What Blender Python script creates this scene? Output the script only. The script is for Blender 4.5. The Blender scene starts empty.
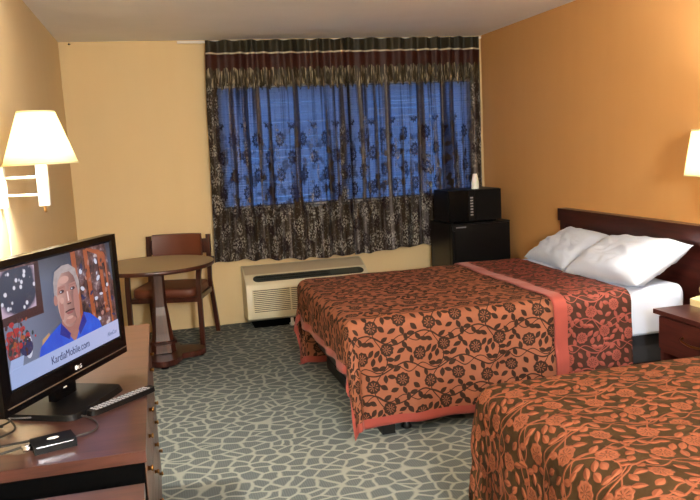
import bpy, bmesh, math, random
from mathutils import Vector, Matrix, noise
PI = math.pi
random.seed(7)
SC = bpy.context.scene
COL = SC.collection

# ------------------------------------------------------------------ colours
def lin(c):
    return c / 12.92 if c <= .04045 else ((c + .055) / 1.055) ** 2.4
def rgb(r, g, b):
    return (lin(r / 255), lin(g / 255), lin(b / 255), 1)

# ------------------------------------------------------------------ node expressions
class V:
    """a float socket inside a node tree, with arithmetic"""
    nt = None
    def __init__(s, sock): s.s = sock
    @staticmethod
    def m(op, *a, clamp=False):
        n = V.nt.nodes.new('ShaderNodeMath'); n.operation = op; n.use_clamp = clamp
        for i, x in enumerate(a):
            if isinstance(x, V): V.nt.links.new(x.s, n.inputs[i])
            else: n.inputs[i].default_value = x
        return V(n.outputs[0])
    def __add__(s, o): return V.m('ADD', s, o)
    __radd__ = __add__
    def __sub__(s, o): return V.m('SUBTRACT', s, o)
    def __rsub__(s, o): return V.m('SUBTRACT', o, s)
    def __mul__(s, o): return V.m('MULTIPLY', s, o)
    __rmul__ = __mul__
    def __truediv__(s, o): return V.m('DIVIDE', s, o)
    def abs(s): return V.m('ABSOLUTE', s)
    def sin(s): return V.m('SINE', s)
    def mx(s, o): return V.m('MAXIMUM', s, o)
    def mn(s, o): return V.m('MINIMUM', s, o)
    def step(s, w):      # 0..1 over [-w, w]
        return V.m('MULTIPLY_ADD', s, .5 / w, .5, clamp=True)
    def wrap(s): return V.m('WRAP', s, .5, -.5)

class Mat:
    def __init__(s, name):
        s.m = bpy.data.materials.new(name); s.m.use_nodes = True
        s.nt = s.m.node_tree; V.nt = s.nt
        s.b = s.nt.nodes['Principled BSDF']; s.out = s.nt.nodes['Material Output']
    def n(s, t, **kw):
        n = s.nt.nodes.new(t)
        for k, v in kw.items(): setattr(n, k, v)
        return n
    def l(s, a, b): s.nt.links.new(a.s if isinstance(a, V) else a, b)
    def coord(s, kind='Object', scale=(1, 1, 1), rot=(0, 0, 0)):
        t = s.n('ShaderNodeTexCoord'); mp = s.n('ShaderNodeMapping')
        mp.inputs['Scale'].default_value = scale; mp.inputs['Rotation'].default_value = rot
        s.l(t.outputs[kind], mp.inputs[0]); return mp.outputs[0]
    def world(s, scale=(1, 1, 1)):
        g = s.n('ShaderNodeNewGeometry'); mp = s.n('ShaderNodeMapping')
        mp.inputs['Scale'].default_value = scale
        s.l(g.outputs['Position'], mp.inputs[0]); return mp.outputs[0]
    def sep(s, vec):
        x = s.n('ShaderNodeSeparateXYZ'); s.l(vec, x.inputs[0]); return [V(x.outputs[i]) for i in range(3)]
    def noise(s, vec, scale, detail=3, rough=.5, dist=0):
        n = s.n('ShaderNodeTexNoise'); s.l(vec, n.inputs['Vector'])
        n.inputs['Scale'].default_value = scale; n.inputs['Detail'].default_value = detail
        n.inputs['Roughness'].default_value = rough; n.inputs['Distortion'].default_value = dist
        return V(n.outputs[0])
    def mix(s, f, a, b):
        n = s.n('ShaderNodeMix', data_type='RGBA')
        for v, i in ((f, 0), (a, 6), (b, 7)):
            if isinstance(v, (tuple, float, int)): n.inputs[i].default_value = v
            else: s.l(v, n.inputs[i])
        return n.outputs[2]
    def ramp(s, f, stops):
        n = s.n('ShaderNodeValToRGB'); e = n.color_ramp.elements
        while len(e) < len(stops): e.new(.5)
        for i, (p, c) in enumerate(stops): e[i].position = p; e[i].color = c
        s.l(f, n.inputs[0]); return n.outputs[0]
    def color(s, c):
        if isinstance(c, tuple): s.b.inputs['Base Color'].default_value = c
        else: s.l(c, s.b.inputs['Base Color'])
    def bump(s, h, strength=.3, dist=.01):
        n = s.n('ShaderNodeBump'); n.inputs['Strength'].default_value = strength
        n.inputs['Distance'].default_value = dist
        s.l(h, n.inputs['Height']); s.l(n.outputs[0], s.b.inputs['Normal'])
    def set(s, rough=.5, metal=0, spec=.5, coat=0, sheen=0):
        s.b.inputs['Roughness'].default_value = rough; s.b.inputs['Metallic'].default_value = metal
        s.b.inputs['Specular IOR Level'].default_value = spec; s.b.inputs['Coat Weight'].default_value = coat
        s.b.inputs['Sheen Weight'].default_value = sheen
        return s

def plain(name, c, rough=.5, metal=0, spec=.5, coat=0, var=.06, bump=0, nscale=8):
    """plain paint / plastic / metal with slight procedural mottling"""
    m = Mat(name); m.set(rough, metal, spec, coat)
    f = m.noise(m.coord(), nscale, 4)
    d = tuple(x * (1 - var * 2) for x in c[:3]) + (1,); h = tuple(min(1, x * (1 + var * 2)) for x in c[:3]) + (1,)
    m.color(m.mix(f, d, h))
    if bump: m.bump(m.noise(m.coord(), nscale * 12, 2), bump, .002)
    return m.m

def wall_mat(name, c, c2):
    m = Mat(name); m.set(.62, spec=.35)
    w = m.world()
    f = m.noise(w, 1.1, 5, .6); g = m.noise(m.world((6, 6, .6)), 1.5, 3)
    m.color(m.mix((f * .7 + g * .3), c, c2))
    m.bump(m.noise(w, 170, 3), .25, .002)
    return m.m

def wood(name, dark, mid, axis='Y', rough=.28, scale=1., coat=.25):
    m = Mat(name); m.set(rough, spec=.5, coat=coat); m.b.inputs['Coat Roughness'].default_value = .2
    sc = {'X': (1.2, 14, 14), 'Y': (14, 1.2, 14), 'Z': (14, 14, 1.2)}[axis]
    v = m.world(tuple(x * scale for x in sc))
    f = m.noise(v, 2.2, 6, .62, .8)
    g = m.noise(m.world(tuple(x * scale * 6 for x in sc)), 2, 3)
    m.color(m.ramp(f * .8 + g * .2, [(.32, dark), (.52, mid), (.7, tuple(x * 1.35 for x in mid[:3]) + (1,))]))
    m.bump(g, .05, .001)
    return m.m

def fabric(name, c, c2, rough=.85, weave=500):
    m = Mat(name); m.set(rough, spec=.2, sheen=.15)
    v = m.coord()
    m.color(m.mix(m.noise(v, 6, 4), c, c2))
    m.bump(m.noise(v, weave, 1), .12, .001)
    return m.m

# ---- floral print of the bedspreads, in metres of cloth (UV)
def tdist(a, b):
    dx = (a[0] - b[0] + .5) % 1 - .5; dy = (a[1] - b[1] + .5) % 1 - .5
    return math.hypot(dx, dy)
FLW = [(.15, .16), (.60, .27), (.34, .66), (.83, .76)]
_r = random.Random(11); LEAF = []
_tries = 0
def vine_near(p):
    for off, ph in ((.44, .3), (.94, 2.2)):
        y = off + .10 * math.sin(2 * PI * p[0] + ph)
        d = abs((p[1] - y + .5) % 1 - .5)
        if d < .042: return True
    return False
while len(LEAF) < 30 and _tries < 6000:
    _tries += 1
    p = (_r.random(), _r.random())
    if all(tdist(p, f) > .172 for f in FLW) and all(tdist(p, l) > .098 for l in LEAF) and not vine_near(p):
        LEAF.append((p[0], p[1], _r.uniform(0, PI)))

def floral(m, uv, T=.34):
    """returns mask V: 1 on motifs"""
    x, y, _ = m.sep(uv)
    wob = m.noise(uv, 9, 1)
    x = x / T + (wob - .5) * .06; y = y / T + (wob - .5) * .05
    acc = None
    for fx, fy in FLW:
        dx = (x - fx).wrap(); dy = (y - fy).wrap()
        r = V.m('SQRT', dx * dx + dy * dy); th = V.m('ARCTAN2', dy, dx)
        R = V.m('SINE', th * 9) * .006 + .112
        ring = (V.m('SINE', th * 9) * .5 + .12).mx((r - .078) * 60)
        body = ((R - r) * 80).mn(ring).mn((r - .026) * 80).mx((.016 - r) * 80)
        e = body * .0125
        acc = e if acc is None else acc.mx(e)
    for lx, ly, a in LEAF:
        dx = (x - lx).wrap(); dy = (y - ly).wrap()
        c, s = math.cos(a), math.sin(a)
        p = dx * c + dy * s; q = (dy * c - dx * s).abs()
        e = (.038 - (p * p) * (.038 / .0056)) - q
        acc = acc.mx(e)
    for off, ph in ((.44, .3), (.94, 2.2)):
        yv = (y - off - V.m('SINE', x * (2 * PI) + ph) * .10).wrap().abs()
        acc = acc.mx(.011 - yv)
        yv2 = (y - off + V.m('SINE', x * (4 * PI) + ph) * .06).wrap().abs()
        acc = acc.mx(.007 - yv2)
    xv = (x - .47 - V.m('SINE', y * (2 * PI) + 1) * .12).wrap().abs()
    acc = acc.mx(.008 - xv)
    return acc

def spread_mat(name, base, base2, motif, motif2, puff=.5, T=.31, bias=0):
    m = Mat(name); m.set(.7, spec=.15)
    uv = m.coord('UV')
    acc = floral(m, uv, T)
    k = (acc + bias).step(.004)
    n1 = m.noise(uv, 7, 3); n2 = m.noise(uv, 60, 2)
    m.color(m.mix(k, m.mix(n1 * .6 + n2 * .4, base, base2), m.mix(n2, motif, motif2)))
    hgt = V.m('MULTIPLY_ADD', acc, 14, .2, clamp=True)
    m.bump(hgt + m.noise(uv, 500, 1) * .08 + m.noise(uv, 22, 2) * .35, puff, .006)
    return m.m

# ------------------------------------------------------------------ geometry helpers
def link(name, me, parent=None, mats=(), smooth=False):
    o = bpy.data.objects.new(name, me); COL.objects.link(o)
    for mt in (mats if isinstance(mats, (list, tuple)) else [mats]): me.materials.append(mt)
    if smooth:
        for p in me.polygons: p.use_smooth = True
    if parent: o.parent = parent
    return o
def finish(name, bm, mats, parent=None, smooth=False, bevel=0, seg=2, auto=None):
    if bevel:
        es = [e for e in bm.edges if len(e.link_faces) == 2 and e.calc_face_angle(0) > .6]
        bmesh.ops.bevel(bm, geom=es, offset=bevel, segments=seg, affect='EDGES', profile=.5, clamp_overlap=True)
    bmesh.ops.recalc_face_normals(bm, faces=bm.faces[:])
    me = bpy.data.meshes.new(name); bm.to_mesh(me); bm.free()
    o = link(name, me, parent, mats, smooth or bool(auto))
    if auto: me.set_sharp_from_angle(angle=auto)
    return o
def B(bm, x0, y0, z0, x1, y1, z1, mi=0, M=None):
    vs = [bm.verts.new((x, y, z)) for x in (x0, x1) for y in (y0, y1) for z in (z0, z1)]
    if M:
        for v in vs: v.co = M @ v.co
    fs = []
    for a in ((0, 1, 3, 2), (4, 6, 7, 5), (0, 4, 5, 1), (2, 3, 7, 6), (0, 2, 6, 4), (1, 5, 7, 3)):
        f = bm.faces.new([vs[i] for i in a]); f.material_index = mi; fs.append(f)
    return fs
def box(name, a, b, mat, parent=None, bevel=.004, M=None, seg=2):
    bm = bmesh.new(); B(bm, *a, *b, M=M); return finish(name, bm, mat, parent, bevel=bevel, seg=seg)
def prism(bm, pts, f0, f1, mi=0):
    """polygon pts (2d) extruded: f0(p) and f1(p) give 3d points of both ends"""
    a = [bm.verts.new(f0(p)) for p in pts]; b = [bm.verts.new(f1(p)) for p in pts]
    n = len(pts)
    fs = [bm.faces.new(a), bm.faces.new(b[::-1])]
    for i in range(n): fs.append(bm.faces.new((a[i], b[i], b[(i + 1) % n], a[(i + 1) % n])))
    for f in fs: f.material_index = mi
def tube(bm, pts, r, seg=10, cap=True):
    pts = [Vector(p) for p in pts]; n = len(pts); rings = []
    rr = r if isinstance(r, (list, tuple)) else [r] * n
    ref = Vector((0, 0, 1))
    for i, p in enumerate(pts):
        t = (pts[min(i + 1, n - 1)] - pts[max(i - 1, 0)]).normalized()
        if abs(t.dot(ref)) > .95: ref = Vector((1, 0, 0)) if abs(t.x) < .9 else Vector((0, 1, 0))
        u = t.cross(ref).normalized(); w = u.cross(t)
        ref = w
        rings.append([bm.verts.new(p + (u * math.cos(2 * PI * k / seg) + w * math.sin(2 * PI * k / seg)) * rr[i]) for k in range(seg)])
    for i in range(n - 1):
        for k in range(seg):
            bm.faces.new((rings[i][k], rings[i][(k + 1) % seg], rings[i + 1][(k + 1) % seg], rings[i + 1][k]))
    if cap: bm.faces.new(rings[0][::-1]); bm.faces.new(rings[-1])
def lathe(bm, prof, c=(0, 0, 0), seg=32, sx=1, sy=1):
    rings = []
    for r, z in prof:
        if r < 1e-5: rings.append([bm.verts.new((c[0], c[1], c[2] + z))])
        else: rings.append([bm.verts.new((c[0] + r * sx * math.cos(2 * PI * k / seg), c[1] + r * sy * math.sin(2 * PI * k / seg), c[2] + z)) for k in range(seg)])
    for a, b in zip(rings, rings[1:]):
        for k in range(seg):
            k2 = (k + 1) % seg
            if len(a) == 1 and len(b) == 1: continue
            if len(a) == 1: bm.faces.new((a[0], b[k2], b[k]))
            elif len(b) == 1: bm.faces.new((a[k], a[k2], b[0]))
            else: bm.faces.new((a[k], a[k2], b[k2], b[k]))
def sweep(bm, path, w, h, side):
    """flat bar of width w (along side) and thickness h following path"""
    side = Vector(side).normalized(); pts = [Vector(p) for p in path]; rings = []
    for i, p in enumerate(pts):
        t = (pts[min(i + 1, len(pts) - 1)] - pts[max(i - 1, 0)]).normalized()
        nrm = t.cross(side).normalized()
        rings.append([bm.verts.new(p + side * a * w / 2 + nrm * b * h / 2) for a, b in ((-1, -1), (1, -1), (1, 1), (-1, 1))])
    for a, b in zip(rings, rings[1:]):
        for k in range(4): bm.faces.new((a[k], a[(k + 1) % 4], b[(k + 1) % 4], b[k]))
    bm.faces.new(rings[0][::-1]); bm.faces.new(rings[-1])
def smooth_path(pts, n=8):
    P = [Vector(p) for p in pts]; out = []
    for i in range(len(P) - 1):
        p0, p1, p2, p3 = P[max(i - 1, 0)], P[i], P[i + 1], P[min(i + 2, len(P) - 1)]
        for k in range(n):
            t = k / n
            out.append(.5 * ((2 * p1) + (p2 - p0) * t + (2 * p0 - 5 * p1 + 4 * p2 - p3) * t * t + (3 * p1 - p0 - 3 * p2 + p3) * t ** 3))
    out.append(P[-1]); return out
def gridmesh(name, nu, nv, f, mats, parent=None, uv=None, mi=None):
    """surface from f(i,j)->Vector on (nu+1)x(nv+1) points, uv(i,j) optional"""
    vs = [f(i, j) for j in range(nv + 1) for i in range(nu + 1)]
    fc = [(j * (nu + 1) + i, j * (nu + 1) + i + 1, (j + 1) * (nu + 1) + i + 1, (j + 1) * (nu + 1) + i) for j in range(nv) for i in range(nu)]
    me = bpy.data.meshes.new(name); me.from_pydata([tuple(v) for v in vs], [], fc); me.update()
    if uv:
        L = me.uv_layers.new(name='UVMap').data
        k = 0
        for p in me.polygons:
            for vi in p.vertices:
                j, i = divmod(vi, nu + 1); L[k].uv = uv(i, j); k += 1
    o = link(name, me, parent, mats, True)
    if mi:
        for idx, p in enumerate(me.polygons):
            j, i = divmod(idx, nu); p.material_index = mi(i, j)
    return o
def thing(name, loc, label, cat, group=None):
    o = bpy.data.objects.new(name, None); COL.objects.link(o); o.location = loc
    o.empty_display_size = .1
    return tag(o, label, cat, group)
def tag(o, label, cat, group=None):
    o['label'] = label; o['category'] = cat
    if group: o['group'] = group
    return o
def struct(o):
    o['kind'] = 'structure'; return o
def keep(parent, *objs):
    """parent objects built in room coordinates without moving them"""
    for o in objs:
        o.parent = parent; o.matrix_parent_inverse = Matrix.Translation(parent.location).inverted()
    return objs[0]

# ------------------------------------------------------------------ materials
W, H = 3.656, 2.44
YR = -8.2
M_wall = wall_mat('tan_paint', rgb(216, 190, 142), rgb(226, 203, 158))
M_wallL = wall_mat('tan_paint_side', rgb(212, 190, 148), rgb(224, 204, 164))
M_orange = wall_mat('orange_paint', rgb(204, 150, 88), rgb(216, 165, 106))
M_ceil = plain('ceiling_paint', rgb(247, 246, 248), .8, bump=.3, var=.03, nscale=3)
M_white = plain('white_paint', rgb(225, 222, 214), .4, var=.02)
M_whitemetal = plain('white_enamel', rgb(232, 232, 230), .3, var=.02)
M_darkwood = wood('cherry_wood_dark', rgb(30, 11, 10), rgb(60, 25, 20), 'Y')
M_darkwoodZ = wood('cherry_wood_upright', rgb(32, 12, 10), rgb(66, 29, 20), 'Z')
M_top = wood('brown_laminate', rgb(42, 25, 21), rgb(70, 42, 34), 'X', .3, .8)
M_front = wood('drawer_wood', rgb(48, 23, 13), rgb(78, 40, 22), 'Y', .35)
M_black = plain('black_plastic', rgb(6, 6, 7), .5, spec=.15, var=.05)
M_gloss = plain('gloss_black_plastic', rgb(4, 4, 5), .25, spec=.15, var=.02)
M_blackmetal = plain('black_steel', rgb(16, 17, 18), .45, metal=.4)
M_blackapp = plain('black_appliance', rgb(6, 6, 7), .4, spec=.25, bump=.1)
M_seam = plain('dark_recess', rgb(3, 3, 3), .9, spec=.03)
M_brass = plain('brass', rgb(140, 104, 60), .3, metal=1)
M_chrome = plain('chrome', rgb(190, 190, 195), .2, metal=1)
M_grey = plain('grey_print', rgb(150, 150, 155), .4)
M_beige = plain('ivory_plastic', rgb(214, 200, 150), .4)
M_sheet = fabric('white_cotton', rgb(180, 191, 212), rgb(190, 200, 218))
M_box = fabric('box_spring_cloth', rgb(30, 30, 34), rgb(42, 42, 46))
M_trim = fabric('coral_binding', rgb(140, 62, 54), rgb(152, 72, 62), .7)
M_vinyl = plain('brown_vinyl', rgb(104, 54, 34), .45, bump=.1)
M_ptac = plain('ivory_enamel', rgb(214, 206, 178), .42, var=.03)
M_ptacin = plain('grille_shadow', rgb(26, 25, 22), .7)
M_ptactop = plain('grey_beige_enamel', rgb(186, 172, 146), .5, var=.05)

def _table_top():
    m = Mat('taupe_laminate'); m.set(.33, spec=.5)
    v = m.coord(scale=(3, 10, 3))
    m.color(m.mix(m.noise(v, 9, 5, .7), rgb(112, 96, 70), rgb(138, 120, 92)))
    return m.m
M_ttop = _table_top()

def _carpet():
    m = Mat('patterned_carpet'); m.set(.95, spec=.1)
    w = m.world((.82, 1.0, 0))
    n = m.n('ShaderNodeTexNoise'); m.l(w, n.inputs['Vector']); n.inputs['Scale'].default_value = 6; n.inputs['Detail'].default_value = 2
    off = m.n('ShaderNodeVectorMath', operation='SCALE'); m.l(n.outputs['Color'], off.inputs[0]); off.inputs['Scale'].default_value = .07
    ad = m.n('ShaderNodeVectorMath', operation='ADD'); m.l(w, ad.inputs[0]); m.l(off.outputs[0], ad.inputs[1])
    vo = m.n('ShaderNodeTexVoronoi', feature='DISTANCE_TO_EDGE'); vo.voronoi_dimensions = '2D'
    m.l(ad.outputs[0], vo.inputs['Vector']); vo.inputs['Scale'].default_value = 14; vo.inputs['Randomness'].default_value = 1
    wid = m.noise(w, 7, 2) * .09 + .05
    v1 = m.n('ShaderNodeTexVoronoi', feature='F1'); v1.voronoi_dimensions = '2D'
    m.l(ad.outputs[0], v1.inputs['Vector']); v1.inputs['Scale'].default_value = vo.inputs['Scale'].default_value
    edge = (V(vo.outputs['Distance']) - wid).mn((.68 - V(v1.outputs['Distance'])) * .55).step(.045)          # 1 in a stone, 0 on the vein
    x, y, _ = m.sep(w)
    g1 = V.m('SINE', x * 700); g2 = V.m('SINE', y * 700)
    grid = (g1.mx(g2) - .55).step(.4)
    fine = m.noise(w, 260, 2)
    big = m.noise(w, 2.2, 3)
    stone = m.mix(grid * .55 + fine * .3, rgb(70, 77, 78), rgb(114, 122, 122))
    stone = m.mix(big, stone, rgb(88, 95, 94))
    vein = m.mix(fine * .6 + big * .4, rgb(118, 124, 117), rgb(158, 160, 150))
    m.color(m.mix(edge, vein, stone))
    m.bump(fine + edge * -.4, .5, .004)
    return m.m
M_carpet = _carpet()

# motif dark on salmon, and its reverse
M_spread = spread_mat('floral_spread', rgb(148, 93, 69), rgb(133, 83, 61), rgb(38, 24, 18), rgb(58, 40, 28), .35, bias=.002)
M_reverse = spread_mat('floral_spread_reverse', rgb(48, 34, 16), rgb(64, 44, 22), rgb(136, 76, 52), rgb(122, 70, 46), 1.0, bias=.003, T=.27)
M_cuff = spread_mat('floral_cuff_reverse', rgb(56, 34, 26), rgb(70, 44, 34), rgb(142, 74, 64), rgb(130, 68, 58), .9, bias=.002, T=.28)

# ------------------------------------------------------------------ room
def slab(name, a, b, mat): return struct(box(name, a, b, mat, bevel=0))
slab('floor', (-.15, YR - .15, -.12), (W + .15, .2, 0), M_carpet)
slab('ceiling', (-.15, YR - .15, H), (W + .15, .2, H + .12), M_ceil)
slab('wall_left', (-.15, YR - .15, 0), (0, .2, H), M_wallL)
slab('wall_right', (W, YR - .15, 0), (W + .15, .2, H), M_orange)
slab('wall_rear', (0, YR - .15, 0), (W, YR, H), M_wall)
WX0, WX1, WZ0, WZ1 = 1.22, 3.56, .98, 2.08
bm = bmesh.new()
B(bm, 0, 0, 0, WX0, .16, H); B(bm, WX1, 0, 0, W, .16, H)
B(bm, WX0, 0, 0, WX1, .16, WZ0); B(bm, WX0, 0, WZ1, WX1, .16, H)
struct(finish('wall_back', bm, M_wall))
# window frame, glass
bm = bmesh.new()
for a in ((WX0, .07, WZ0, WX1, .13, WZ0 + .05), (WX0, .07, WZ1 - .05, WX1, .13, WZ1), (WX0, .07, WZ0 + .05, WX0 + .05, .13, WZ1 - .05),
          (WX1 - .05, .07, WZ0 + .05, WX1, .13, WZ1 - .05), (2.36, .07, WZ0 + .05, 2.42, .13, WZ1 - .05)): B(bm, *a)
win = struct(finish('window_1', bm, plain('window_aluminium', rgb(90, 88, 84), .5, metal=.3)))
mg = Mat('window_glass')
_t = mg.n('ShaderNodeBsdfTransparent'); _t.inputs[0].default_value = (.93, .95, .95, 1)
_g = mg.n('ShaderNodeBsdfGlossy'); _g.inputs['Roughness'].default_value = .03
_x = mg.n('ShaderNodeMixShader'); _x.inputs[0].default_value = .07
mg.l(_t.outputs[0], _x.inputs[1]); mg.l(_g.outputs[0], _x.inputs[2]); mg.l(_x.outputs[0], mg.out.inputs[0])
for x0, x1 in ((WX0 + .05, 2.36), (2.42, WX1 - .05)):
    box('pane', (x0, .095, WZ0 + .05), (x1, .099, WZ1 - .05), mg.m, win, bevel=0)
box('sill', (WX0, .0, WZ0), (WX1, .07, WZ0 + .012), M_white, win, bevel=0)
# dusk light outside: a yard wall lit by nothing but sky
# blinds
mbl = Mat('blind_slat_vinyl'); mbl.set(.4)
mbl.color(rgb(214, 218, 222))
tr = mbl.n('ShaderNodeBsdfTranslucent'); tr.inputs[0].default_value = rgb(190, 205, 225)
mx = mbl.n('ShaderNodeMixShader'); mx.inputs[0].default_value = .8
mbl.l(mbl.b.outputs[0], mx.inputs[1]); mbl.l(tr.outputs[0], mx.inputs[2]); mbl.l(mx.outputs[0], mbl.out.inputs[0])
for bi, (x0, x1) in enumerate(((WX0 + .006, 2.386), (2.394, WX1 - .006))):
    bl = thing('window_blind', ((x0 + x1) / 2, .035, WZ1 - .05), 'white slatted blind seen through the %s half of the dark curtain' % ('left', 'right')[bi], 'window blind', 'horizontal blinds behind the curtain')
    keep(bl, box('head_rail', (x0, .012, WZ1 - .04), (x1, .055, WZ1 - .002), M_white, bevel=.003))
    bm = bmesh.new(); z = WZ1 - .055; rr = random.Random(3 + bi)
    while z > WZ0 + .05:
        a = math.radians(52 + rr.uniform(-5, 5)); sag = rr.uniform(-.0025, .0025)
        c, s = math.cos(a) * .0125, math.sin(a) * .0125
        n = 10; row = []
        for k in range(n + 1):
            x = x0 + (x1 - x0) * k / n; zz = z + sag * math.sin(PI * k / n) + rr.uniform(-.0008, .0008)
            row.append([bm.verts.new((x, .033 + q * c, zz - q * s + (1 - q * q) * .0015)) for q in (-1, 0, 1)])
        for k in range(n):
            for q in (0, 1): bm.faces.new((row[k][q], row[k + 1][q], row[k + 1][q + 1], row[k][q + 1]))
        z -= .0215
    bm2 = finish('slats', bm, mbl.m, smooth=True); keep(bl, bm2); bm2['kind'] = 'stuff'
    keep(bl, box('bottom_rail', (x0, .022, WZ0 + .02), (x1, .045, WZ0 + .036), M_white, bevel=.002))

# curtain rail with the bare white end past the cloth
tag(box('curtain_rail', (.93, -.050, 2.41), (3.64, -.03, 2.428), M_whitemetal, bevel=.003), 'white metal curtain rail just under the ceiling, its bare end left of the curtain', 'curtain rail')
ob = box('rail_bracket', (1.1, -.03, 2.41), (1.13, 0, 2.43), M_whitemetal, bevel=0); keep(bpy.data.objects['curtain_rail'], ob)
bm = bmesh.new(); tube(bm, [(.085, -.001, 2.425), (.085, -.03, 2.425), (.085, -.035, 2.412)], .004)
lathe(bm, [(0, 0), (.011, 0), (.011, .004), (0, .004)], (.085, -.012, 2.419), 12)
tag(finish('ceiling_hook', bm, plain('tarnished_metal', rgb(60, 50, 40), .5, metal=.6), smooth=True), 'tiny dark hook at the top of the tan wall near the left corner', 'hook')

# ------------------------------------------------------------------ curtain
def curtain_mat():
    m = Mat('floral_curtain'); m.set(.5, spec=.25)
    uv = m.coord('UV'); u, v, _ = m.sep(uv)
    fine = m.noise(uv, 120, 3); mid = m.noise(uv, 26, 4, .6)
    # medallions on staggered rows
    P = .36; row = V.m('FLOOR', v / (P * .42))
    off = V.m('FRACT', row * .5) * P
    mxx = ((u + off) / P).wrap() * P; myy = (v / (P * .42) - .5).wrap() * (P * .42)
    r = V.m('SQRT', mxx * mxx + myy * myy); th = V.m('ARCTAN2', myy, mxx)
    R = V.m('SINE', th * 10) * .008 + .062
    petal = ((V.m('SINE', th * 10) + .35) * .006).mx(.012 - (r - .045).abs()).mx(.016 - r)
    med = (petal.mn(R - r)).step(.003)
    med = med * (1.74 - v).step(.02)
    # silver leaf sprays: clustered worley blobs
    vo = m.n('ShaderNodeTexVoronoi', feature='F1'); vo.voronoi_dimensions = '2D'; vo.inputs['Scale'].default_value = 42
    dis = m.n('ShaderNodeVectorMath', operation='SCALE'); dis.inputs['Scale'].default_value = .05
    nn = m.n('ShaderNodeTexNoise'); m.l(uv, nn.inputs['Vector']); nn.inputs['Scale'].default_value = 15
    m.l(nn.outputs['Color'], dis.inputs[0]); ad = m.n('ShaderNodeVectorMath', operation='ADD'); m.l(uv, ad.inputs[0]); m.l(dis.outputs[0], ad.inputs[1])
    m.l(ad.outputs[0], vo.inputs['Vector'])
    leaf = (.36 - V(vo.outputs['Distance'])).step(.05)
    vo2 = m.n('ShaderNodeTexVoronoi', feature='F1'); vo2.voronoi_dimensions = '2D'; vo2.inputs['Scale'].default_value = 7.5
    m.l(uv, vo2.inputs['Vector'])
    clus = (.40 - V(vo2.outputs['Distance'])).step(.06)
    silver = leaf * clus
    # vertical lace strips with silver sprays climbing the cloth
    strip = ((u / .52).wrap().abs() * -1 + .085).step(.03)
    low = (1.02 + (mid - .5) * .22 - v).step(.02)               # opaque floral hem zone
    ub = (.17 - u + (mid - .5) * .08).step(.012).mx((u - 4.44 + (mid - .5) * .08).step(.012))
    side = ub
    dens = low.mx(side).mx(strip * (1.78 - v).step(.06) * .8)
    sil = (silver.mx((m.noise(uv, 48, 3) - .62).step(.03) * .5)) * dens
    thread = (V.m('SINE', v * 900) * .5 + .5) * .12
    header = (v - 2.315).step(.004)
    line = .006 - (v - 2.312).abs()
    line = line.step(.002)
    scal = V.m('SINE', u * 26).abs() * .03
    val = (v - (2.165 + scal)).step(.003)
    fr = (v - (2.0 + scal * 1.5 + (mid - .5) * .12)).step(.012)
    base = m.mix(mid, rgb(30, 24, 18), rgb(54, 42, 30))
    crest_hl = (m.noise(m.coord('UV', (16, .5, 1)), 1, 2, .5) - .6).step(.06) * mid  # silver streaks: front-lit highlights of the fold crests, painted into the colour
    base = m.mix(crest_hl, base, rgb(128, 124, 128))
    c = m.mix(med, base, rgb(30, 16, 20))
    c = m.mix(sil * (.05 + mid * .95), c, m.mix(fine, rgb(120, 118, 112), rgb(214, 210, 204)))
    tass = (m.noise(m.coord('UV', (60, 9, 1)), 1, 3) - .58).step(.05)
    c = m.mix(fr, c, m.mix(tass, rgb(50, 44, 30), rgb(150, 140, 118)))
    c = m.mix(val, c, m.mix(mid, rgb(44, 18, 14), rgb(60, 25, 19)))
    c = m.mix(header, c, m.mix(m.noise(m.coord('UV', (30, 3, 1)), 1, 3), rgb(28, 26, 19), rgb(60, 56, 42)))
    c = m.mix(line, c, rgb(186, 180, 160))
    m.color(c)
    pleat = m.noise(m.coord('UV', (9, .35, 1)), 1, 2, .5); pl = (pleat - .52).step(.05)
    opaque = val.mx(fr).mx(low).mx(side).mx(med * .9).mx(sil).mx(strip * .45 * (1.78 - v).step(.06))
    alpha = V.m('MAXIMUM', opaque, mid * .25 + .16 + thread + pl * .58 + crest_hl * .55 + (m.noise(uv, 10, 3) - .56).step(.05) * (1.62 - v).step(.12) * .42)
    tp = m.n('ShaderNodeBsdfTransparent'); ms = m.n('ShaderNodeMixShader')
    m.l(V.m('MINIMUM', alpha, 1.0), ms.inputs[0]); m.l(tp.outputs[0], ms.inputs[1]); m.l(m.b.outputs[0], ms.inputs[2]); m.l(ms.outputs[0], m.out.inputs[0])
    m.bump(fine * .3 + sil, .3, .002)
    return m.m
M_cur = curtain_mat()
cur = thing('curtain', (2.37, -.1, 2.4), 'dark sheer floral curtain hanging ceiling to sill across the window', 'curtain')
def folds(u, z, s):
    k = 1 if z > 2.3 else .55 + .45 * min(1, (2.3 - z) / .5)
    a = noise.noise((u * 2.1 + s, 0, 0)) * .6
    f = math.sin(u * 2 * PI / .115 + a * 4) * .55 + math.sin(u * 2 * PI / .23 + 1.3 * s + a * 3) * .45 + noise.noise((u * 7, z * .8, s)) * .5
    return f * k * (.036 + .016 * noise.noise((u * 1.7, z * .4, s + 4)))
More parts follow.
